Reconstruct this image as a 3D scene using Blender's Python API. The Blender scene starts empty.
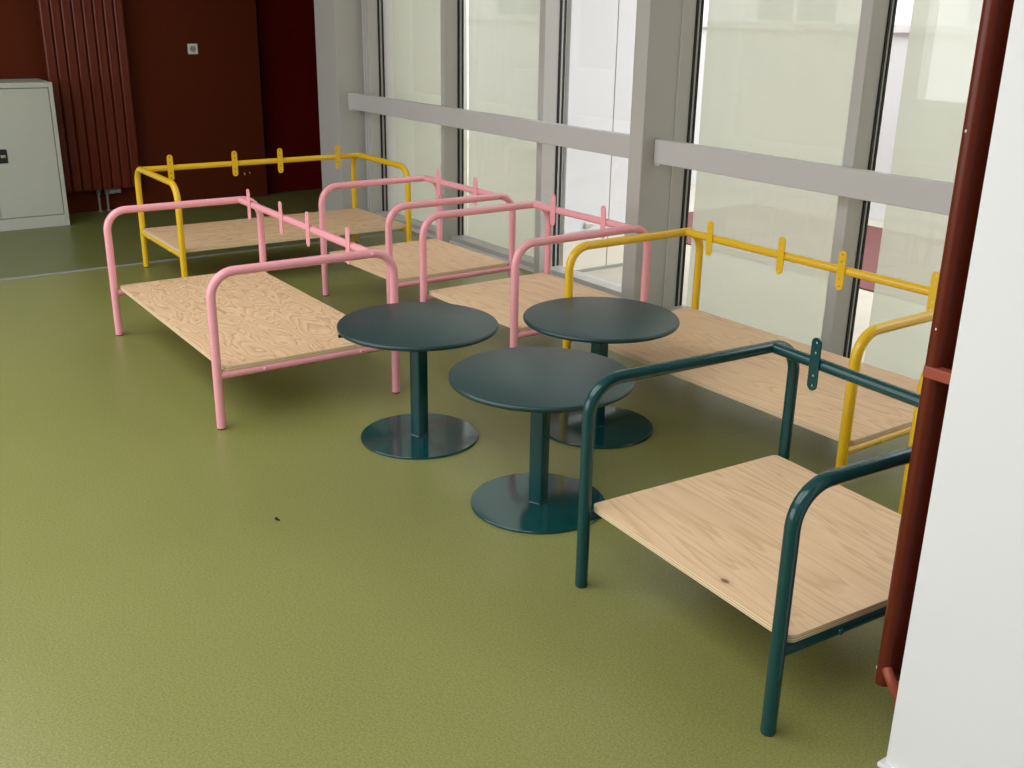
import bpy, bmesh, math, random
from mathutils import Vector, Matrix

random.seed(7)
S = bpy.context.scene
COL = S.collection
PI = math.pi

# ------------------------------------------------------------------ camera
# room frame: X runs along the window wall (the far brown wall is at negative X), Y points to the windows, Z up
cam_data = bpy.data.cameras.new('camera')
cam_data.sensor_fit = 'HORIZONTAL'
cam_data.sensor_width = 36.0
cam_data.lens = 36.435
cam_data.clip_start = 0.05
cam_data.clip_end = 200
cam = bpy.data.objects.new('camera', cam_data)
COL.objects.link(cam)
Rv, Uv, Bv = Vector((.5787, .8154, .0163)), Vector((-.2845, .1831, .9410)), Vector((.7643, -.5492, .3380))
cam.matrix_world = Matrix(((Rv.x, Uv.x, Bv.x, 0), (Rv.y, Uv.y, Bv.y, 0), (Rv.z, Uv.z, Bv.z, 1.553), (0, 0, 0, 1)))
S.camera = cam

# ------------------------------------------------------------------ sky and exposure
world = bpy.data.worlds.new('overcast_sky')
S.world = world
world.use_nodes = True
wb = world.node_tree.nodes['Background']
wb.inputs['Color'].default_value = (0.97, 0.985, 1.0, 1)
wb.inputs['Strength'].default_value = 1.0
S.view_settings.view_transform = 'Standard'
S.view_settings.look = 'None'
S.view_settings.gamma = 1
S.view_settings.use_curve_mapping = False
S.view_settings.exposure = 2.0


def portal(name, loc, sx, sy, direction):
    """window portal: guides sky sampling through an opening, gives no light itself"""
    l = bpy.data.lights.new(name, 'AREA')
    l.shape = 'RECTANGLE'
    l.size, l.size_y = sx, sy
    l.cycles.is_portal = True
    o = bpy.data.objects.new(name, l)
    COL.objects.link(o)
    o.location = loc
    o.rotation_euler = Vector(direction).to_track_quat('-Z', 'Y').to_euler()
    return o


# ------------------------------------------------------------------ materials
def mat(name, base, rough=.5, spec=.5, metallic=0.0, coat=0.0, bump=None, vary=None):
    """base colour with optional fine relief and colour variation"""
    m = bpy.data.materials.new(name)
    m.use_nodes = True
    nt = m.node_tree
    b = nt.nodes['Principled BSDF']
    b.inputs['Base Color'].default_value = (*base, 1)
    b.inputs['Roughness'].default_value = rough
    b.inputs['Specular IOR Level'].default_value = spec
    b.inputs['Metallic'].default_value = metallic
    b.inputs['Coat Weight'].default_value = coat
    tc = nt.nodes.new('ShaderNodeTexCoord')
    if vary:
        scale, amount = vary
        n = nt.nodes.new('ShaderNodeTexNoise')
        n.inputs['Scale'].default_value = scale
        n.inputs['Detail'].default_value = 4
        nt.links.new(tc.outputs['Object'], n.inputs['Vector'])
        r = nt.nodes.new('ShaderNodeMapRange')
        r.inputs['To Min'].default_value = 1 - amount
        r.inputs['To Max'].default_value = 1 + amount
        nt.links.new(n.outputs['Fac'], r.inputs['Value'])
        mx = nt.nodes.new('ShaderNodeVectorMath')
        mx.operation = 'SCALE'
        mx.inputs[0].default_value = base
        nt.links.new(r.outputs['Result'], mx.inputs['Scale'])
        nt.links.new(mx.outputs['Vector'], b.inputs['Base Color'])
    if bump:
        scale, strength, dist = bump
        n = nt.nodes.new('ShaderNodeTexNoise')
        n.inputs['Scale'].default_value = scale
        n.inputs['Detail'].default_value = 3
        nt.links.new(tc.outputs['Object'], n.inputs['Vector'])
        bp = nt.nodes.new('ShaderNodeBump')
        bp.inputs['Strength'].default_value = strength
        bp.inputs['Distance'].default_value = dist
        nt.links.new(n.outputs['Fac'], bp.inputs['Height'])
        nt.links.new(bp.outputs['Normal'], b.inputs['Normal'])
    return m


def floor_mat(name, c_dark, c_mid, c_light, rough):
    """speckled resilient flooring: fine light and dark granules"""
    m = bpy.data.materials.new(name)
    m.use_nodes = True
    nt = m.node_tree
    b = nt.nodes['Principled BSDF']
    tc = nt.nodes.new('ShaderNodeTexCoord')
    n = nt.nodes.new('ShaderNodeTexNoise')
    n.inputs['Scale'].default_value = 170
    n.inputs['Detail'].default_value = 5
    n.inputs['Roughness'].default_value = .75
    nt.links.new(tc.outputs['Object'], n.inputs['Vector'])
    cr = nt.nodes.new('ShaderNodeValToRGB')
    cr.color_ramp.elements[0].position = .34
    cr.color_ramp.elements[0].color = (*c_dark, 1)
    cr.color_ramp.elements[1].position = .68
    cr.color_ramp.elements[1].color = (*c_light, 1)
    e = cr.color_ramp.elements.new(.5)
    e.color = (*c_mid, 1)
    nt.links.new(n.outputs['Fac'], cr.inputs['Fac'])
    n2 = nt.nodes.new('ShaderNodeTexNoise')
    n2.inputs['Scale'].default_value = 1.3
    n2.inputs['Detail'].default_value = 3
    nt.links.new(tc.outputs['Object'], n2.inputs['Vector'])
    r = nt.nodes.new('ShaderNodeMapRange')
    r.inputs['To Min'].default_value = .93
    r.inputs['To Max'].default_value = 1.07
    nt.links.new(n2.outputs['Fac'], r.inputs['Value'])
    mx = nt.nodes.new('ShaderNodeVectorMath')
    mx.operation = 'SCALE'
    nt.links.new(cr.outputs['Color'], mx.inputs[0])
    nt.links.new(r.outputs['Result'], mx.inputs['Scale'])
    nt.links.new(mx.outputs['Vector'], b.inputs['Base Color'])
    r2 = nt.nodes.new('ShaderNodeMapRange')
    r2.inputs['To Min'].default_value = rough - .06
    r2.inputs['To Max'].default_value = rough + .08
    nt.links.new(n2.outputs['Fac'], r2.inputs['Value'])
    nt.links.new(r2.outputs['Result'], b.inputs['Roughness'])
    bp = nt.nodes.new('ShaderNodeBump')
    bp.inputs['Strength'].default_value = .06
    bp.inputs['Distance'].default_value = .002
    nt.links.new(n.outputs['Fac'], bp.inputs['Height'])
    nt.links.new(bp.outputs['Normal'], b.inputs['Normal'])
    return m


def ply_mat(name, seed, stretch, bands, contrast, knot=None, light=(.82, .585, .37), dark=(.52, .31, .16)):
    """rotary-cut plywood face: contour bands of a stretched noise plus fine pores along X"""
    m = bpy.data.materials.new(name)
    m.use_nodes = True
    nt = m.node_tree
    L = nt.links.new
    b = nt.nodes['Principled BSDF']
    b.inputs['Roughness'].default_value = .55
    b.inputs['Specular IOR Level'].default_value = .35
    tc = nt.nodes.new('ShaderNodeTexCoord')
    mp = nt.nodes.new('ShaderNodeMapping')
    mp.inputs['Location'].default_value = (seed * 3.1, seed * 1.7, seed)
    mp.inputs['Scale'].default_value = (stretch[0], stretch[1], 1)
    L(tc.outputs['Object'], mp.inputs['Vector'])
    n = nt.nodes.new('ShaderNodeTexNoise')
    n.inputs['Scale'].default_value = 1
    n.inputs['Detail'].default_value = 2.5
    n.inputs['Roughness'].default_value = .45
    n.inputs['Distortion'].default_value = .35
    L(mp.outputs['Vector'], n.inputs['Vector'])
    mu = nt.nodes.new('ShaderNodeMath'); mu.operation = 'MULTIPLY'; mu.inputs[1].default_value = bands
    L(n.outputs['Fac'], mu.inputs[0])
    fr = nt.nodes.new('ShaderNodeMath'); fr.operation = 'FRACT'
    L(mu.outputs[0], fr.inputs[0])
    ramp = nt.nodes.new('ShaderNodeValToRGB')       # slow early wood, sharp late wood
    ramp.color_ramp.elements[0].position = 0.0
    ramp.color_ramp.elements[0].color = (0, 0, 0, 1)
    ramp.color_ramp.elements[1].position = 1.0
    ramp.color_ramp.elements[1].color = (.2, .2, .2, 1)
    e = ramp.color_ramp.elements.new(.70); e.color = (.45, .45, .45, 1)
    e = ramp.color_ramp.elements.new(.86); e.color = (1, 1, 1, 1)
    L(fr.outputs[0], ramp.inputs['Fac'])
    mp2 = nt.nodes.new('ShaderNodeMapping')
    mp2.inputs['Scale'].default_value = (5, 190, 5)
    mp2.inputs['Location'].default_value = (seed, 0, 0)
    L(tc.outputs['Object'], mp2.inputs['Vector'])
    n2 = nt.nodes.new('ShaderNodeTexNoise')
    n2.inputs['Scale'].default_value = 1
    n2.inputs['Detail'].default_value = 3
    L(mp2.outputs['Vector'], n2.inputs['Vector'])
    a = nt.nodes.new('ShaderNodeMath'); a.operation = 'MULTIPLY'; a.inputs[1].default_value = contrast
    L(ramp.outputs['Color'], a.inputs[0])
    a2 = nt.nodes.new('ShaderNodeMath'); a2.operation = 'MULTIPLY_ADD'; a2.inputs[1].default_value = .5; a2.inputs[2].default_value = -.13
    L(n2.outputs['Fac'], a2.inputs[0])
    a3 = nt.nodes.new('ShaderNodeMath'); a3.operation = 'ADD'; a3.use_clamp = True
    L(a.outputs[0], a3.inputs[0]); L(a2.outputs[0], a3.inputs[1])
    mix = nt.nodes.new('ShaderNodeMix'); mix.data_type = 'RGBA'
    mix.inputs['A'].default_value = (*light, 1)
    mix.inputs['B'].default_value = (*dark, 1)
    L(a3.outputs[0], mix.inputs['Factor'])
    out = mix.outputs['Result']
    if knot:
        sb = nt.nodes.new('ShaderNodeVectorMath'); sb.operation = 'SUBTRACT'
        sb.inputs[1].default_value = (knot[0], knot[1], 0)
        L(tc.outputs['Object'], sb.inputs[0])
        sc = nt.nodes.new('ShaderNodeVectorMath'); sc.operation = 'MULTIPLY'
        sc.inputs[1].default_value = (1, 1.6, 0)
        L(sb.outputs['Vector'], sc.inputs[0])
        ln = nt.nodes.new('ShaderNodeVectorMath'); ln.operation = 'LENGTH'
        L(sc.outputs['Vector'], ln.inputs[0])
        kr = nt.nodes.new('ShaderNodeValToRGB')
        kr.color_ramp.elements[0].position = 0; kr.color_ramp.elements[0].color = (1, 1, 1, 1)
        kr.color_ramp.elements[1].position = 1; kr.color_ramp.elements[1].color = (0, 0, 0, 1)
        e = kr.color_ramp.elements.new(.28); e.color = (.85, .85, .85, 1)
        e = kr.color_ramp.elements.new(.42); e.color = (.18, .18, .18, 1)
        sc2 = nt.nodes.new('ShaderNodeMath'); sc2.operation = 'MULTIPLY'; sc2.inputs[1].default_value = 28
        L(ln.outputs['Value'], sc2.inputs[0]); L(sc2.outputs[0], kr.inputs['Fac'])
        mk = nt.nodes.new('ShaderNodeMix'); mk.data_type = 'RGBA'
        mk.inputs['B'].default_value = (.16, .075, .03, 1)
        L(kr.outputs['Color'], mk.inputs['Factor']); L(out, mk.inputs['A'])
        out = mk.outputs['Result']
    L(out, b.inputs['Base Color'])
    return m


def ply_edge_mat():
    """veneer layers along the edge of the board"""
    m = bpy.data.materials.new('plywood_edge')
    m.use_nodes = True
    nt = m.node_tree
    b = nt.nodes['Principled BSDF']
    b.inputs['Roughness'].default_value = .7
    tc = nt.nodes.new('ShaderNodeTexCoord')
    sp = nt.nodes.new('ShaderNodeSeparateXYZ')
    nt.links.new(tc.outputs['Object'], sp.inputs[0])
    mu = nt.nodes.new('ShaderNodeMath'); mu.operation = 'MULTIPLY'; mu.inputs[1].default_value = 1 / .0072
    nt.links.new(sp.outputs['Z'], mu.inputs[0])
    fr = nt.nodes.new('ShaderNodeMath'); fr.operation = 'FRACT'
    nt.links.new(mu.outputs[0], fr.inputs[0])
    cr = nt.nodes.new('ShaderNodeValToRGB')
    cr.color_ramp.interpolation = 'CONSTANT'
    cr.color_ramp.elements[0].color = (.82, .66, .44, 1)
    cr.color_ramp.elements[1].position = .5
    cr.color_ramp.elements[1].color = (.58, .40, .23, 1)
    nt.links.new(fr.outputs[0], cr.inputs['Fac'])
    nt.links.new(cr.outputs['Color'], b.inputs['Base Color'])
    return m


def glass_mat():
    m = bpy.data.materials.new('window_glass')
    m.use_nodes = True
    nt = m.node_tree
    nt.nodes.remove(nt.nodes['Principled BSDF'])
    tr = nt.nodes.new('ShaderNodeBsdfTransparent')
    tr.inputs['Color'].default_value = (.965, .965, .96, 1)
    gl = nt.nodes.new('ShaderNodeBsdfGlossy')
    gl.inputs['Roughness'].default_value = .01
    lw = nt.nodes.new('ShaderNodeLayerWeight')      # Schlick reflectance, the same from both sides
    pw5 = nt.nodes.new('ShaderNodeMath'); pw5.operation = 'POWER'; pw5.inputs[1].default_value = 5
    nt.links.new(lw.outputs['Facing'], pw5.inputs[0])
    fr = nt.nodes.new('ShaderNodeMath'); fr.operation = 'MULTIPLY_ADD'
    fr.inputs[1].default_value = .96; fr.inputs[2].default_value = .04
    nt.links.new(pw5.outputs[0], fr.inputs[0])
    mx = nt.nodes.new('ShaderNodeMixShader')
    nt.links.new(fr.outputs[0], mx.inputs[0])
    nt.links.new(tr.outputs[0], mx.inputs[1])
    nt.links.new(gl.outputs[0], mx.inputs[2])
    nt.links.new(mx.outputs[0], nt.nodes['Material Output'].inputs['Surface'])
    return m


def blind_mat():
    """woven screen fabric: mostly scatters daylight through, a little see-through"""
    m = bpy.data.materials.new('blind_fabric')
    m.use_nodes = True
    nt = m.node_tree
    nt.nodes.remove(nt.nodes['Principled BSDF'])
    df = nt.nodes.new('ShaderNodeBsdfDiffuse')
    df.inputs['Color'].default_value = (.62, .62, .50, 1)
    tl = nt.nodes.new('ShaderNodeBsdfTranslucent')
    tl.inputs['Color'].default_value = (.47, .485, .395, 1)
    tr = nt.nodes.new('ShaderNodeBsdfTransparent')
    m1 = nt.nodes.new('ShaderNodeMixShader'); m1.inputs[0].default_value = .60
    m2 = nt.nodes.new('ShaderNodeMixShader'); m2.inputs[0].default_value = .11
    nt.links.new(df.outputs[0], m1.inputs[1]); nt.links.new(tl.outputs[0], m1.inputs[2])
    nt.links.new(m1.outputs[0], m2.inputs[1]); nt.links.new(tr.outputs[0], m2.inputs[2])
    nt.links.new(m2.outputs[0], nt.nodes['Material Output'].inputs['Surface'])
    return m


M = {
    'white_wall': mat('white_wall_paint', (.76, .755, .765), .75, .3, bump=(260, .06, .002), vary=(2.5, .012)),
    'ceiling': mat('ceiling_paint', (.80, .80, .78), .9, .2),
    'brown_wall': mat('brown_wall_paint', (.092, .0145, .003), .65, .12, bump=(140, .08, .002), vary=(1.6, .08)),
    'red_door': mat('dark_red_paint', (.085, .002, .001), .6, .15, vary=(2, .06)),
    'shade_and_head': mat('dark_brown_shade_and_head', (.018, .007, .005), .6, .3),  # near-black for the painted recess shade and the door head
    'radiator': mat('radiator_brown_enamel', (.112, .0145, .0045), .30, .3, vary=(9, .10)),
    'radiator_light': mat('radiator_bracket_red', (.30, .060, .032), .4, .4, vary=(9, .10)),
    'chip': mat('bare_paint_chip', (.75, .70, .64), .7, .2),
    'frame_grey': mat('grey_window_paint', (.47, .455, .43), .45, .4, vary=(3, .03)),
    'rail_grey': mat('grey_rail_paint', (.53, .52, .51), .42, .4, vary=(3, .02)),
    'gasket': mat('black_gasket', (.012, .012, .013), .5, .3),
    'pink': mat('pink_powder_coat', (.86, .37, .425), .20, .5),
    'yellow': mat('yellow_powder_coat', (.76, .47, .016), .20, .5),
    'green': mat('dark_green_powder_coat', (.003, .050, .052), .15, .5),
    'table_top': mat('dark_green_table_top', (.009, .040, .043), .36, .55, bump=(500, .03, .001)),
    'base_green': mat('dark_green_gloss_coat', (.003, .050, .050), .10, .5),
    'foot': mat('dark_foot_glide', (.03, .028, .026), .6, .3),
    'cabinet': mat('pale_grey_sheet_steel', (.45, .46, .40), .45, .4, vary=(2, .02)),
    'black': mat('black_plastic', (.012, .012, .012), .4, .5),
    'steel': mat('brushed_steel', (.62, .62, .60), .3, .5, metallic=1.0),
    'pipe_dull': mat('dull_pipe_paint', (.30, .28, .25), .5, .4),
    'socket': mat('ivory_socket_plastic', (.75, .73, .66), .4, .5),
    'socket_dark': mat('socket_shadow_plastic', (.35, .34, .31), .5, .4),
    'floor_strip': mat('grey_floor_strip', (.27, .29, .27), .5, .4),
    'concrete': mat('pale_paving', (.46, .43, .36), .85, .2, bump=(60, .2, .004), vary=(5, .12)),
    'ext_white': mat('white_exterior_paint', (.66, .66, .675), .6, .3, vary=(2, .02)),
    'ext_joint': mat('dark_joint', (.10, .10, .10), .6, .3),
    'ext_beige': mat('beige_kickboard', (.68, .645, .56), .7, .3, vary=(6, .04)),
    'mauve': mat('mauve_panel_paint', (.15, .055, .055), .8, .2, vary=(7, .15)),
    'ext_glass': mat('grey_far_window', (.22, .26, .27), .12, .6),
    'crumb': mat('dark_crumb', (.02, .018, .010), .8, .2),
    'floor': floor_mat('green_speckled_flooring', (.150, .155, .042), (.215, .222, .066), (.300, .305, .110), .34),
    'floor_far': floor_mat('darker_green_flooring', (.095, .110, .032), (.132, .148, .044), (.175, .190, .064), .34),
    'glass': glass_mat(),
    'blind': blind_mat(),
    'ply_edge': ply_edge_mat(),
}


# ------------------------------------------------------------------ mesh helpers
def obj(name, bm, m, parent=None, smooth=False):
    me = bpy.data.meshes.new(name)
    bmesh.ops.recalc_face_normals(bm, faces=bm.faces)
    bm.to_mesh(me)
    bm.free()
    for x in (m if isinstance(m, (list, tuple)) else [m]):
        me.materials.append(M[x] if isinstance(x, str) else x)
    if smooth:
        for pl in me.polygons:
            pl.use_smooth = True
        me.set_sharp_from_angle(angle=math.radians(40))
    o = bpy.data.objects.new(name, me)
    COL.objects.link(o)
    if parent:
        o.parent = parent
    return o


def link_copy(o, parent=None, loc=None, rot=None):
    c = o.copy()
    COL.objects.link(c)
    c.parent = parent
    if loc is not None:
        c.location = loc
    if rot is not None:
        c.rotation_euler = rot
    return c


def thing(name, label, cat, loc=(0, 0, 0), rz=0, group=None):
    o = bpy.data.objects.new(name, None)
    o.empty_display_size = .1
    COL.objects.link(o)
    o.location = loc
    o.rotation_euler = (0, 0, rz)
    o['label'] = label
    o['category'] = cat
    if group:
        o['group'] = group
    return o


def struct(o, label=None):
    o['kind'] = 'structure'
    if label:
        o['label'] = label
    return o


def box(x0, x1, y0, y1, z0, z1, bev=0, seg=2, bm=None):
    own = bm is None
    b = bmesh.new()
    bmesh.ops.create_cube(b, size=1)
    bmesh.ops.scale(b, vec=(x1 - x0, y1 - y0, z1 - z0), verts=b.verts)
    bmesh.ops.translate(b, vec=((x0 + x1) / 2, (y0 + y1) / 2, (z0 + z1) / 2), verts=b.verts)
    if bev:
        bmesh.ops.bevel(b, geom=b.edges[:], offset=bev, segments=seg, affect='EDGES', profile=.5)
    if own:
        return b
    tmp = bpy.data.meshes.new('tmp')
    b.to_mesh(tmp); b.free()
    bm.from_mesh(tmp)
    bpy.data.meshes.remove(tmp)
    return bm


def sweep(pts, r, seg=16, bm=None):
    """round tube along a polyline"""
    bm = bm or bmesh.new()
    pts = [Vector(p) for p in pts]
    n = len(pts)
    tan = []
    for i in range(n):
        a = pts[max(i - 1, 0)]; c = pts[min(i + 1, n - 1)]
        tan.append((c - a).normalized())
    up = Vector((1, 0, 0)) if abs(tan[0].x) < .9 else Vector((0, 0, 1))
    rings = []
    u = (up - tan[0] * up.dot(tan[0])).normalized()
    for i in range(n):
        u = (u - tan[i] * u.dot(tan[i])).normalized()
        v = tan[i].cross(u)
        rings.append([bm.verts.new(pts[i] + u * (r * math.cos(2 * PI * k / seg)) + v * (r * math.sin(2 * PI * k / seg))) for k in range(seg)])
    for i in range(n - 1):
        for k in range(seg):
            bm.faces.new((rings[i][k], rings[i][(k + 1) % seg], rings[i + 1][(k + 1) % seg], rings[i + 1][k]))
    bm.faces.new(list(reversed(rings[0])))
    bm.faces.new(rings[-1])
    return bm


def lathe(profile, seg=64, bm=None, center=(0, 0, 0)):
    """profile: (radius, z) list from axis to axis"""
    bm = bm or bmesh.new()
    c = Vector(center)
    rings = []
    for r, z in profile:
        if r < 1e-6:
            rings.append([bm.verts.new(c + Vector((0, 0, z)))])
        else:
            rings.append([bm.verts.new(c + Vector((r * math.cos(2 * PI * k / seg), r * math.sin(2 * PI * k / seg), z))) for k in range(seg)])
    for a, b in zip(rings[:-1], rings[1:]):
        for k in range(seg):
            k2 = (k + 1) % seg
            if len(a) == 1 and len(b) == 1:
                continue
            if len(a) == 1:
                bm.faces.new((a[0], b[k], b[k2]))
            elif len(b) == 1:
                bm.faces.new((a[k], a[k2], b[0]))
            else:
                bm.faces.new((a[k], a[k2], b[k2], b[k]))
    return bm


def rounded_rect(x0, x1, y0, y1, r, n=6):
    pts = []
    for cx, cy, a0 in ((x1 - r, y1 - r, 0), (x0 + r, y1 - r, PI / 2), (x0 + r, y0 + r, PI), (x1 - r, y0 + r, 3 * PI / 2)):
        for k in range(n + 1):
            a = a0 + PI / 2 * k / n
            pts.append((cx + r * math.cos(a), cy + r * math.sin(a)))
    return pts


def prism(pts, z0, z1, bm=None, side_mat=0):
    bm = bm or bmesh.new()
    lo = [bm.verts.new((x, y, z0)) for x, y in pts]
    hi = [bm.verts.new((x, y, z1)) for x, y in pts]
    bm.faces.new(hi)
    bm.faces.new(list(reversed(lo)))
    n = len(pts)
    for i in range(n):
        f = bm.faces.new((lo[i], lo[(i + 1) % n], hi[(i + 1) % n], hi[i]))
        f.material_index = side_mat
    return bm


# ------------------------------------------------------------------ the room
XB, XF = -8.65, 3.0            # far brown wall, wall behind the camera
YW, YL = 3.95, -4.0            # glass plane, wall opposite the windows
ZC = 3.1

fl = struct(obj('floor', box(XB - .3, XF, YL, 3.85, -.12, -.004), 'concrete'), 'green speckled resilient floor')
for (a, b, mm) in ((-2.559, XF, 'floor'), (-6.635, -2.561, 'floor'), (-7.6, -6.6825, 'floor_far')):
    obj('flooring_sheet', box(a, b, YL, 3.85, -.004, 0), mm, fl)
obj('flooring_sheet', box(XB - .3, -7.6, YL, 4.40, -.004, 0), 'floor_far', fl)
obj('joint_strip', box(-6.682, -6.6355, YL, 3.85, -.004, .0012), 'floor_strip', fl)
obj('weld_seam', box(-2.5615, -2.5585, YL, 3.85, -.003, .0003), mat('green_weld_thread', (.25, .26, .095), .45, .4), fl)

# ceiling with unseen skylight openings, added to brighten floor and seats from above
FILL_OPENINGS = [(-6.4, -4.4), (-4.1, -2.1), (-1.8, .2)]
SY0, SY1 = -2.2, .55
cl = bmesh.new()
box(XB - .3, XF, YL, SY0, ZC, ZC + .15, bm=cl)
box(XB - .3, XF, SY1, 4.55, ZC, ZC + .15, bm=cl)
ed = [XB - .3] + [v for o_ in FILL_OPENINGS for v in o_] + [XF]
for i in range(0, len(ed), 2):
    box(ed[i], ed[i + 1], SY0, SY1, ZC, ZC + .15, bm=cl)
struct(obj('ceiling', cl, 'ceiling'))
for a, b in FILL_OPENINGS:
    portal('fill_opening_portal', ((a + b) / 2, (SY0 + SY1) / 2, ZC + .15), b - a, SY1 - SY0, (0, 0, -1))
wb_ = struct(obj('wall_back', box(XB - .3, XB, YL, 3.545, 0, ZC), 'brown_wall'), 'dark brown end wall')
for (y, z, w, hh) in ((3.348, .205, .010, .018), (3.395, .212, .006, .014)):
    obj('paint_chip', box(XB, XB + .001, y - w / 2, y + w / 2, z - hh / 2, z + hh / 2), 'chip', wb_)
d1 = thing('door_1', 'dark red door set back beside the brown wall', 'door')
del d1['category']
struct(d1)
obj('door_leaf', box(XB - .16, XB - .12, 3.60, 4.399, .002, 2.3), 'red_door', d1)
obj('recess_shade_strip', box(XB - .17, XB - .10, 3.5455, 3.5995, 0, 2.3), 'shade_and_head', d1)  # dark strip: shadow at the recess edge put into colour
obj('door_head', box(XB - .17, XB - .10, 3.5455, 4.399, 2.305, ZC), 'shade_and_head', d1)
struct(obj('wall_front', box(XF, XF + .15, YL, 4.0, 0, ZC), 'white_wall'))
# wall opposite the windows, with a wide ribbon of openings that lets the daylight in
OP = [(-8.0, -5.4), (-5.1, -2.6), (-2.3, -.4)]
OZ0, OZ1 = .6, 2.85
wl = bmesh.new()
box(XB - .3, XF, YL - .2, YL, 0, OZ0, bm=wl)
box(XB - .3, XF, YL - .2, YL, OZ1, ZC, bm=wl)
edges = [XB - .3] + [v for o_ in OP for v in o_] + [XF]
for i in range(0, len(edges), 2):
    box(edges[i], edges[i + 1], YL - .2, YL, OZ0, OZ1, bm=wl)
struct(obj('wall_left', wl, 'white_wall'))
for a, b in OP:
    portal('window_portal', ((a + b) / 2, YL - .1, (OZ0 + OZ1) / 2), b - a, OZ1 - OZ0, (0, 1, 0))
# end of the window wall towards the camera, outside the picture
struct(obj('wall_right', box(-.45, XF, 3.80, 4.0, 0, ZC), 'white_wall'))
struct(obj('wall_niche', box(XB - .3, -7.70, 4.40, 4.55, 0, ZC), 'brown_wall'))
struct(obj('leak_block_behind_door', box(XB - .3, XB - .171, 3.545, 4.40, 0, ZC), 'brown_wall'))  # unseen block added to stop daylight leaking under the door

# white pillar close to the camera, with a low floor strip
struct(obj('pillar', box(-1.03, .35, 1.77, 2.47, 0, ZC), 'white_wall'), 'white plastered pillar at the right edge')
struct(obj('baseboard_pillar', box(-1.043, .36, 1.757, 2.48, 0, .012, .003), 'white_wall'))

# ------------------------------------------------------------------ window wall
def column(name, label, x0, x1, y0, y1):
    o = thing(name, label, 'column')
    del o['category']
    struct(o)
    obj('column_shaft', box(x0, x1, y0, y1, 0, ZC, .004), 'frame_grey', o)
    return o


column('window_column', 'wide pale column at the far end of the windows', -7.70, -7.35, 3.62, 4.55)
column('window_column', 'slim grey column between the two window bays', -4.05, -3.95, 3.62, 3.985)
column('window_column', 'grey column hidden behind the white pillar', -.55, -.45, 3.62, 4.0)

# stiles: x range of each upright
STILES = [(-7.35, -7.26), (-6.200, -6.153), (-5.105, -5.048), (-4.12, -4.05), (-3.955, -3.945), (-2.886, -2.828), (-1.800, -1.742), (-.62, -.55)]
PANES = [(0, 1), (1, 2), (2, 3), (4, 5), (5, 6), (6, 7)]
wins = []
for n, (i, j) in enumerate(PANES):
    w = thing('window_%d' % (n + 1), 'tall glazed bay', 'window')
    del w['category']
    struct(w)
    x0, x1 = STILES[i][1], STILES[j][0]
    obj('glass_pane', box(x0 - .01, x1 + .01, YW - .003, YW + .003, .05, ZC - .02), 'glass', w)
    obj('bottom_rail', box(x0, x1, 3.866, 3.985, -.01, .05, .004), 'frame_grey', w)
    obj('sill_strip', box(x0, x1, 3.85, 3.8655, 0, .022, .002), 'ext_white', w)
    for (gx0, gx1) in ((x0 - .0005, x0 + .006), (x1 - .006, x1 + .0005)):
        obj('gasket', box(gx0, gx1, 3.924, 3.9385, .05, ZC - .02), 'gasket', w)
        obj('gasket', box(gx0, gx1, 3.958, 3.970, .05, ZC - .02), 'gasket', w)
    wins.append(w)
for k, (a, b) in enumerate(STILES):
    w = wins[min(k if k < 3 else k - 1, 5)]
    f = .0 if k not in (0, 4) else .02
    obj('mullion', box(a, b, 3.82 + f, 3.928, 0, ZC, .003 if k != 4 else .001), 'frame_grey', w)
    obj('mullion_core', box(a, b, 3.9285, 3.968, 0, ZC), 'frame_grey', w)
    if k == 0:      # two cover profiles on the end stile
        obj('cover_profile', box(-7.325, -7.313, 3.832, 3.8395, 0, ZC, .002), 'rail_grey', w)
        obj('cover_profile', box(-7.290, -7.277, 3.832, 3.8395, 0, ZC, .002), 'rail_grey', w)
    if k == 4:      # joint cover between column and window
        obj('cover_profile', box(-3.9495, -3.9435, 3.832, 3.8395, 0, ZC, .001), 'rail_grey', w)

# guard rails in front of the mullions
for (n, a, b) in ((1, -7.348, -4.052), (2, -3.948, -.552)):
    t = obj('trim_%d' % n, box(a, b, 3.70, 3.7485, .838, .957, .004), 'rail_grey')
    struct(t, 'grey guard rail across the windows')
    for x in (a + .022, b - .022):
        obj('end_plate', box(x - .022, x + .022, 3.705, 3.7485, .826, .8375, .002), 'rail_grey', t)

# fabric blinds outside the glass
def blind(label, x0, x1, y=4.07):
    t = thing('roller_blind', label, 'blind', ((x0 + x1) / 2, y, 0), 0, 'screen blinds outside the windows')
    hw = (x1 - x0) / 2
    bm = bmesh.new()
    nx, nz = 10, 30
    g = [[bm.verts.new((-hw + 2 * hw * i / nx, .004 * math.sin(3.1 * i / nx + 2.3 * k / nz) + .003 * math.sin(9 * k / nz), -.002 + ZC * k / nz)) for i in range(nx + 1)] for k in range(nz + 1)]
    for k in range(nz):
        for i in range(nx):
            bm.faces.new((g[k][i], g[k][i + 1], g[k + 1][i + 1], g[k + 1][i]))
    obj('fabric', bm, 'blind', t, True)
    obj('hem_bar', box(-hw, hw, -.012, .012, -.0145, .012, .004), 'frame_grey', t)
    obj('head_tube', sweep([(-hw, 0, ZC - .04), (hw, 0, ZC - .04)], .03), 'frame_grey', t, True)


blind('cream screen blind in the window next to the far column', -7.295, -6.255)
blind('cream screen blind in the window behind the farther pink armchair frame', -6.245, -5.12)
blind('cream screen blind in the window just right of the slim column', -4.005, -2.90)
blind('cream screen blind in the window beside the brown radiator edge', -2.815, -1.79)

# ------------------------------------------------------------------ outside
struct(obj('ground', box(-30, 20, 3.99, 30, -.3, -.015), 'concrete'), 'pale paving outside the windows')
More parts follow.
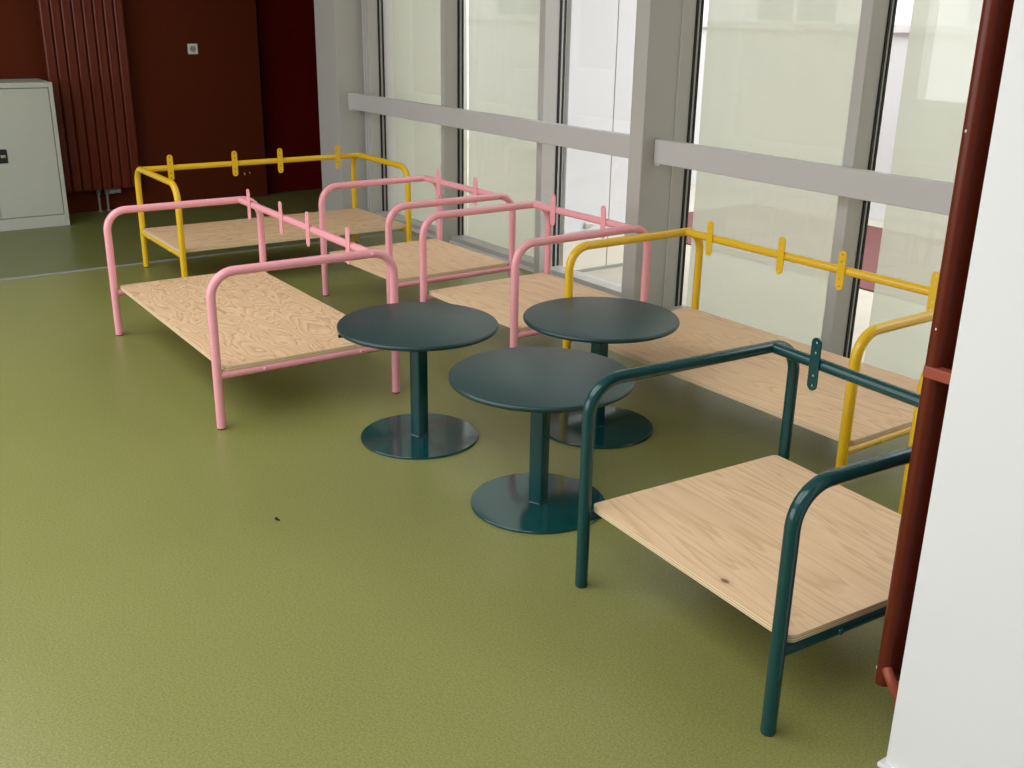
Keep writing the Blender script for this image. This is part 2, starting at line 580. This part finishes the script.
# white side screen standing square to the glass beside the unblinded window
sc_ = thing('side_screen', 'white panelled side screen outside the unblinded window', 'screen', (-5.05, 0, -.015))
obj('panel', box(-.02, .02, 3.995, 4.353, .285, 2.6, .002), 'ext_white', sc_)
obj('panel', box(-.02, .02, 4.359, 5.0, .285, 2.6, .002), 'ext_white', sc_)
obj('kickboard', box(-.018, .018, 3.995, 4.353, .02, .27, .002), 'ext_beige', sc_)
obj('kickboard', box(-.018, .018, 4.359, 5.0, .02, .27, .002), 'ext_beige', sc_)
obj('joint', box(-.014, .014, 4.353, 4.359, .0, 2.6), 'ext_joint', sc_)
obj('cross_rail', box(-.026, .026, 3.995, 5.0, .27, .285, .002), 'ext_white', sc_)
obj('foot_rail', box(-.02, .02, 3.995, 5.0, 0, .02, .002), 'floor_strip', sc_)
obj('latch', box(.02, .045, 4.15, 4.21, .29, .32, .004), 'steel', sc_)
# low white wall with a coping
pw = thing('garden_wall', 'white low wall with coping across from the windows', 'wall', (0, 7.4, -.015))
for i in range(12):
    x = -14 + i * 1.4
    obj('wall_panel', box(x, x + 1.392, 0, .12, 0, 1.46, .003), 'ext_white', pw)
obj('coping', box(-14.05, 2.85, -.04, .16, 1.46, 1.53, .008), 'ext_white', pw)
struct(obj('paving_strip', box(-6.2, -2.6, 5.35, 7.1, -.014, -.005), 'mauve'), 'muted red paving strip in front of the low wall')
# building across
bd = thing('far_building', 'white building with grey windows beyond the low wall', 'building', (0, 15, -.015))
obj('wall', box(-34, 8, 0, 6, 0, 7), 'ext_white', bd)
for k in range(9):
    for z in (1.4, 4.4):
        x = -30 + k * 4.1
        f = obj('window', box(x, x + 1.9, -.03, .02, z, z + 1.6, .01), 'ext_white', bd)
        obj('pane', box(x + .1, x + .9, -.035, -.0305, z + .1, z + 1.5), 'ext_glass', f)
        obj('pane', box(x + 1.0, x + 1.8, -.035, -.0305, z + .1, z + 1.5), 'ext_glass', f)

# ------------------------------------------------------------------ radiators
def radiator(label, wall_x, out, y0, y1, z0, z1, depth, gap, nfin, group, plate=0):
    """vertical panel of rounded upright tubes; out = +1 / -1 gives the side it faces"""
    t = thing('radiator', label, 'radiator', (wall_x, (y0 + y1) / 2, 0), 0, group)
    wdt = y1 - y0
    pitch = wdt / nfin
    xi, xo = gap * out, (gap + depth) * out
    # one rounded flat tube
    pr = []
    hw = pitch * .485
    r = min(depth * .48, hw * .48)
    xa, xb2 = min(xi, xo), max(xi, xo)
    pts = rounded_rect(xa, xb2, -hw, hw, r, 6)
    first = None
    for k in range(nfin):
        yc = -wdt / 2 + pitch * (k + .5)
        if first is None:
            first = obj('fin', prism(pts, z0, z1), 'radiator', t, True)
            first.location = (0, yc, 0)
        else:
            link_copy(first, t, (0, yc, 0))
    if plate:                           # recessed plate behind the tubes
        xp = sorted(((gap - .001) * out, (gap - plate) * out))
        obj('back_plate', box(xp[0], xp[1], -wdt / 2 + .06, wdt / 2 - .06, z0 + .004, z1 - .004, .003), 'radiator', t)
    for z in (z0 + .07, z1 - .07):      # headers behind the tubes
        xm = ((gap - plate) * .5) * out
        obj('header_tube', sweep([(xm, -wdt / 2 + .01, z), (xm, wdt / 2 - .01, z)], (gap - plate) * .38, 16), 'radiator', t, True)
    for z in (.89, 1.75):               # wall brackets
        for y in (-wdt / 2 + .02, wdt / 2 - .02):
            obj('bracket', box(min(0, xi * 1.45), max(0, xi * 1.45), y - .021, y + .003, z - .012, z + .012, .002), 'radiator_light', t)
    return t


r1 = radiator('tall brown ribbed radiator on the brown wall behind the cabinet', XB, 1, 1.835, 2.44, .185, 2.2, .055, .07, 8, 'tall brown radiators')
for dy in (-.02, .045):
    pb = sweep([(.035, dy, .0), (.035, dy, .19)], .009, 12)
    obj('pipe', pb, 'pipe_dull', r1, True)
    obj('floor_rosette', lathe([(0, 0), (.022, 0), (.02, .008), (0, .008)], 20, None, (.035, dy, 0)), 'pipe_dull', r1, True)
vb = obj('valve', lathe([(0, -.02), (.016, -.02), (.018, 0), (.016, .03), (0, .03)], 20, None, (.035, .045, .15)), 'pipe_dull', r1, True)
vh = obj('thermostat_head', sweep([(.035, .06, .155), (.035, .10, .155)], .023, 18), 'cabinet', vb, True)
obj('cap', sweep([(.035, .10, .155), (.035, .150, .155)], .020, 18), 'cabinet', vh, True)
obj('valve', lathe([(0, -.02), (.014, -.02), (.016, 0), (.014, .03), (0, .03)], 20, None, (.035, -.02, .15)), 'pipe_dull', r1, True)

r2 = radiator('tall brown radiator edge on the side of the white pillar', -1.03, -1, 1.815, 2.42, .150, 2.2, .032, .060, 8, 'tall brown radiators', .026)
y_edge = -(2.42 - 1.815) / 2
obj('pipe', sweep([(-.066, y_edge + .012, .192), (-.054, y_edge + .004, .186), (-.040, y_edge + .004, .168), (-.028, y_edge + .012, .14), (-.020, y_edge + .03, .08), (-.020, y_edge + .03, 0)], .012, 14), 'radiator_light', r2, True)
for (z, dx, dy, sz) in ((.185, -.0895, .010, .0035), (.235, -.0895, .011, .0025), (.30, -.0895, .011, .0022), (1.36, -.078, .001, .0025), (.98, -.074, .001, .0022), (1.52, -.0895, .012, .003)):
    obj('paint_chip', box(dx - sz * .6, dx + sz * .6, y_edge + dy - sz * .4, y_edge + dy + sz * .4, z - sz, z + sz), 'chip', r2)

# ------------------------------------------------------------------ cabinet and socket by the brown wall
CX0, CX1, CY0, CY1, CH = -8.60, -8.16, .86, 1.778, 1.028
cb = thing('metal_cabinet', 'pale grey two-door metal cabinet standing against the brown wall', 'cabinet', ((CX0 + CX1) / 2, (CY0 + CY1) / 2, 0))
hx, hy = (CX1 - CX0) / 2, (CY1 - CY0) / 2
bm = bmesh.new()
box(-hx, hx - .022, -hy, hy, 0, CH, .003, bm=bm)
obj('body', bm, 'cabinet', cb)
obj('face_frame', box(hx - .0215, hx, -hy, -hy + .028, .0, CH, .002), 'cabinet', cb)
obj('face_frame', box(hx - .0215, hx, hy - .028, hy, .0, CH, .002), 'cabinet', cb)
obj('top_rail', box(hx - .0215, hx, -hy + .0285, hy - .0285, .992, CH, .002), 'cabinet', cb)
obj('plinth', box(hx - .0215, hx, -hy + .0285, hy - .0285, 0, .084, .002), 'cabinet', cb)
for s in (-1, 1):
    ya, yb = (.002, hy - .0335) if s > 0 else (-hy + .0335, -.002)
    d = obj('door', box(hx - .019, hx - .001, ya, yb, .0895, .9865, .002), 'cabinet', cb)
    if s > 0:
        hd = obj('handle', box(hx - .0008, hx + .006, .006, .096, .482, .578, .006), 'black', d)
        obj('lever', box(hx + .0062, hx + .014, .052, .085, .518, .540, .003), 'steel', d)

so = thing('wall_socket', 'small ivory wall socket on the brown wall', 'socket', (XB, 2.985, 1.229))
obj('faceplate', box(0, .009, -.040, .040, -.040, .040, .003), 'socket', so)
bm = lathe([(0, .0), (.021, .0), (.022, .004), (.024, .004), (.0245, 0)], 32)
bmesh.ops.rotate(bm, cent=(0, 0, 0), matrix=Matrix.Rotation(PI / 2, 3, 'Y'), verts=bm.verts)
bmesh.ops.translate(bm, vec=(.0092, 0, 0), verts=bm.verts)
obj('socket_well', bm, 'socket_dark', so, True)
for s in (-1, 1):
    obj('contact_hole', box(.0093, .0102, s * .0095 - .003, s * .0095 + .003, -.003, .003, .001), 'black', so)

# ------------------------------------------------------------------ seating frames
H, D, RB = .62, .7726, .095           # arm height (tube axis), depth between legs, bend radius
TR, CR = .0180, .0150                 # tube and cross-bar radius
RAIL_Y = D / 2 - .102
SEAT_Z, SEAT_T = .250, .018


def tab_mesh(m):
    """flat metal strip with round ends and four screw holes"""
    cu = bpy.data.curves.new('tab', 'CURVE')
    cu.dimensions = '2D'
    cu.fill_mode = 'BOTH'
    cu.extrude = .002
    w, hh = .0175, .079

    def poly(pts):
        sp = cu.splines.new('POLY')
        sp.points.add(len(pts) - 1)
        for q, (x, y) in zip(sp.points, pts):
            q.co = (x, y, 0, 1)
        sp.use_cyclic_u = True
    out = [(w * math.cos(a), hh - w + w * math.sin(a)) for a in [PI * k / 10 for k in range(11)]]
    out += [(w * math.cos(a), -hh + w + w * math.sin(a)) for a in [PI + PI * k / 10 for k in range(11)]]
    poly(out)
    for yc in (-.064, -.034, .034, .064):
        poly([(.0042 * math.cos(-2 * PI * k / 12), yc + .0042 * math.sin(-2 * PI * k / 12)) for k in range(12)])
    o = bpy.data.objects.new('tab_src', cu)
    COL.objects.link(o)
    dg = bpy.context.evaluated_depsgraph_get()
    me = bpy.data.meshes.new_from_object(o.evaluated_get(dg))
    bpy.data.objects.remove(o)
    bpy.data.curves.remove(cu)
    me.materials.clear()
    me.materials.append(M[m])
    me.transform(Matrix.Rotation(PI / 2, 4, 'X'))
    me.name = 'tab'
    return me


TABS = {}


def dome(r, hgt, m, parent, loc, axis_x):
    bm = lathe([(r, 0), (r * .85, hgt * .6), (r * .45, hgt * .95), (0, hgt)], 12)
    bmesh.ops.rotate(bm, cent=(0, 0, 0), matrix=Matrix.Rotation(PI / 2 * axis_x, 3, 'Y'), verts=bm.verts)
    o = obj('bolt', bm, m, parent, True)
    o.location = loc
    return o


def seating(name, label, colour, L, tabs, loc, rz, ply, cat, group):
    t = thing(name, label, cat, (loc[0], loc[1], 0), rz, group)
    hl, hd = L / 2, D / 2
    if colour not in TABS:
        TABS[colour] = tab_mesh(colour)
    side_src = foot_src = bar_src = None
    for s in (-1, 1):
        if side_src is None:
            pts = [(0, -hd, .005), (0, -hd, .12), (0, -hd, .30)]
            for k in range(11):
                a = PI - PI / 2 * k / 10
                pts.append((0, -hd + RB + RB * math.cos(a), H - RB + RB * math.sin(a)))
            pts.append((0, 0, H))
            for k in range(11):
                a = PI / 2 - PI / 2 * k / 10
                pts.append((0, hd - RB + RB * math.cos(a), H - RB + RB * math.sin(a)))
            pts += [(0, hd, .30), (0, hd, .12), (0, hd, .005)]
            side_src = obj('arm_and_legs', sweep(pts, TR, 20), colour, t, True)
            side_src.location = (s * hl, 0, 0)
            bar_src = obj('cross_bar', sweep([(0, -hd + TR * .6, 0), (0, hd - TR * .6, 0)], CR, 16), colour, t, True)
            bar_src.location = (s * hl, 0, SEAT_Z - SEAT_T - CR)
        else:
            link_copy(side_src, t, (s * hl, 0, 0))
            link_copy(bar_src, t, (s * hl, 0, SEAT_Z - SEAT_T - CR))
        for y in (-hd, hd):
            if foot_src is None:
                foot_src = obj('foot_glide', lathe([(0, 0), (.0162, 0), (.0170, .002), (.0170, .0055), (0, .0055)], 20), 'foot', t, True)
                foot_src.location = (s * hl, y, 0)
            else:
                link_copy(foot_src, t, (s * hl, y, 0))
        # bolts on the outer sides
        dome(.0085, .006, colour, t, (s * (hl + TR - .0008), RAIL_Y, H), s)
        for y in (-.20, .22):
            dome(.0080, .006, colour, t, (s * (hl + CR - .0008), y, SEAT_Z - SEAT_T - CR), s)
    obj('back_rail', sweep([(-hl + TR * .55, RAIL_Y, H), (hl - TR * .55, RAIL_Y, H)], .0172, 18), colour, t, True)
    for x in tabs:
        o = bpy.data.objects.new('tab', TABS[colour])
        COL.objects.link(o)
        o.parent = t
        o.location = (x, RAIL_Y - .0172 - .0016, H + .002)
    bm = prism(rounded_rect(-hl - .008, hl + .008, -.358, .358, .018), SEAT_Z - SEAT_T, SEAT_Z, None, 1)
    obj('plywood_seat', bm, [ply, 'ply_edge'], t)
    return t


T4 = (-.558, -.152, .152, .558)
T2 = (-.19, .19)
L1, L2 = .748, 1.459
P_swirl = ply_mat('plywood_swirl', 1.0, (2.5, 8.0), 15, .80)
P_far = ply_mat('plywood_far', 4.2, (1.6, 9.0), 14, .75)
P_mid = ply_mat('plywood_mid', 7.7, (1.1, 8.0), 13, .48)
P_mid2 = ply_mat('plywood_mid_pale', 9.1, (1.0, 8.5), 13, .42)
P_near = ply_mat('plywood_near', 2.6, (1.2, 9.0), 14, .48)
P_knot = ply_mat('plywood_knot', 5.4, (.75, 7.5), 15, .45, (.124, -.318))

seating('sofa_frame', 'pink tubular sofa frame with bare plywood seat, nearest the open floor', 'pink', L2, T4, (-4.4307, 1.6664), -.0148, P_swirl, 'sofa frame', 'cushionless seating frames')
seating('sofa_frame', 'yellow tubular sofa frame with its back to the dark brown wall', 'yellow', L2, T4, (-6.1459, 2.5712), 1.5562, P_far, 'sofa frame', 'cushionless seating frames')
seating('armchair_frame', 'pink tubular armchair frame in the window row, nearer the brown wall', 'pink', L1, T2, (-4.9487, 2.8839), .0114, P_mid, 'armchair frame', 'cushionless seating frames')
seating('armchair_frame', 'pink tubular armchair frame in the window row, next to the yellow sofa frame', 'pink', L1, T2, (-3.9052, 2.9184), .0175, P_mid2, 'armchair frame', 'cushionless seating frames')
seating('sofa_frame', 'yellow tubular sofa frame along the windows behind the green armchair frame', 'yellow', L2, T4, (-2.6304, 3.0897), -.0003, P_near, 'sofa frame', 'cushionless seating frames')
seating('armchair_frame', 'yellow armchair frame almost hidden behind the brown radiator and white pillar', 'yellow', L1, T2, (-1.630 + L1 / 2, 2.668 + D / 2), 0.0, P_mid, 'armchair frame', 'cushionless seating frames')
seating('armchair_frame', 'dark green tubular armchair frame with bare plywood seat beside the pillar', 'green', L1, T2, (-1.6025, 2.0564), -.0683, P_knot, 'armchair frame', 'cushionless seating frames')


# ------------------------------------------------------------------ round tables
def table(label, x, y, rz, clip=None):
    t = thing('round_table', label, 'table', (x, y, 0), rz, 'dark green round tables')
    R, ht, Rb, th = .300, .457, .2265, .018
    pr = [(0, ht), (R - .007, ht), (R - .003, ht - .0012), (R - .0008, ht - .004), (R, ht - .009), (R - .0008, ht - th + .005), (R - .004, ht - th + .001), (R - .008, ht - th), (0, ht - th)]
    obj('table_top', lathe(pr, 96), 'table_top', t, True)
    obj('base_plate', lathe([(0, .008), (Rb - .0015, .008), (Rb, .0065), (Rb, .001), (Rb - .001, 0), (0, 0)], 96), 'base_green', t, True)
    q = .0250
    obj('column', prism(rounded_rect(-q, q, -q, q, .005, 4), .008, ht - th - .004), 'green', t, True)
    obj('mounting_plate', box(-.09, .09, -.09, .09, ht - th - .004, ht - th, .001), 'green', t)
    for sx, sy in ((1, 0), (-1, 0), (0, 1), (0, -1)):
        o = obj('weld_bead', sweep([(-.02, 0, 0), (.02, 0, 0)], .003, 8), 'green', t, True)
        o.location = (sx * q, sy * q, .0095)
        o.rotation_euler = (0, 0, PI / 2 if sx else 0)
    if clip:
        a = math.atan2(clip[1], clip[0]) - rz
        c = obj('edge_clip', box(-.014, .006, -.009, .009, -.010, .0, .002), 'black', t)
        c.location = (.297 * math.cos(a), .297 * math.sin(a), ht - th + .001)
        c.rotation_euler = (0, 0, a)
    return t


VA = math.radians(54)
table('dark green round table beside the pink sofa frame', -3.2182, 1.8769, 0.24, (-.0691, -.2953))
table('dark green round table at the yellow sofa frame, farthest to the back', -2.9201, 2.5144, .10)
table('dark green round table in front, beside the green armchair frame', -2.501, 1.9138, .40)

# ------------------------------------------------------------------ crumb on the floor
bm = sweep([(-.010, .004, .003), (-.004, -.003, .0042), (.003, -.002, .0045), (.009, .004, .003)], .003, 8)
cr_ = obj('crumb', bm, 'crumb', None, True)
cr_.location = (-2.865, 1.136, 0)
cr_['label'] = 'tiny dark crumb lying alone on the green floor'
cr_['category'] = 'crumb'
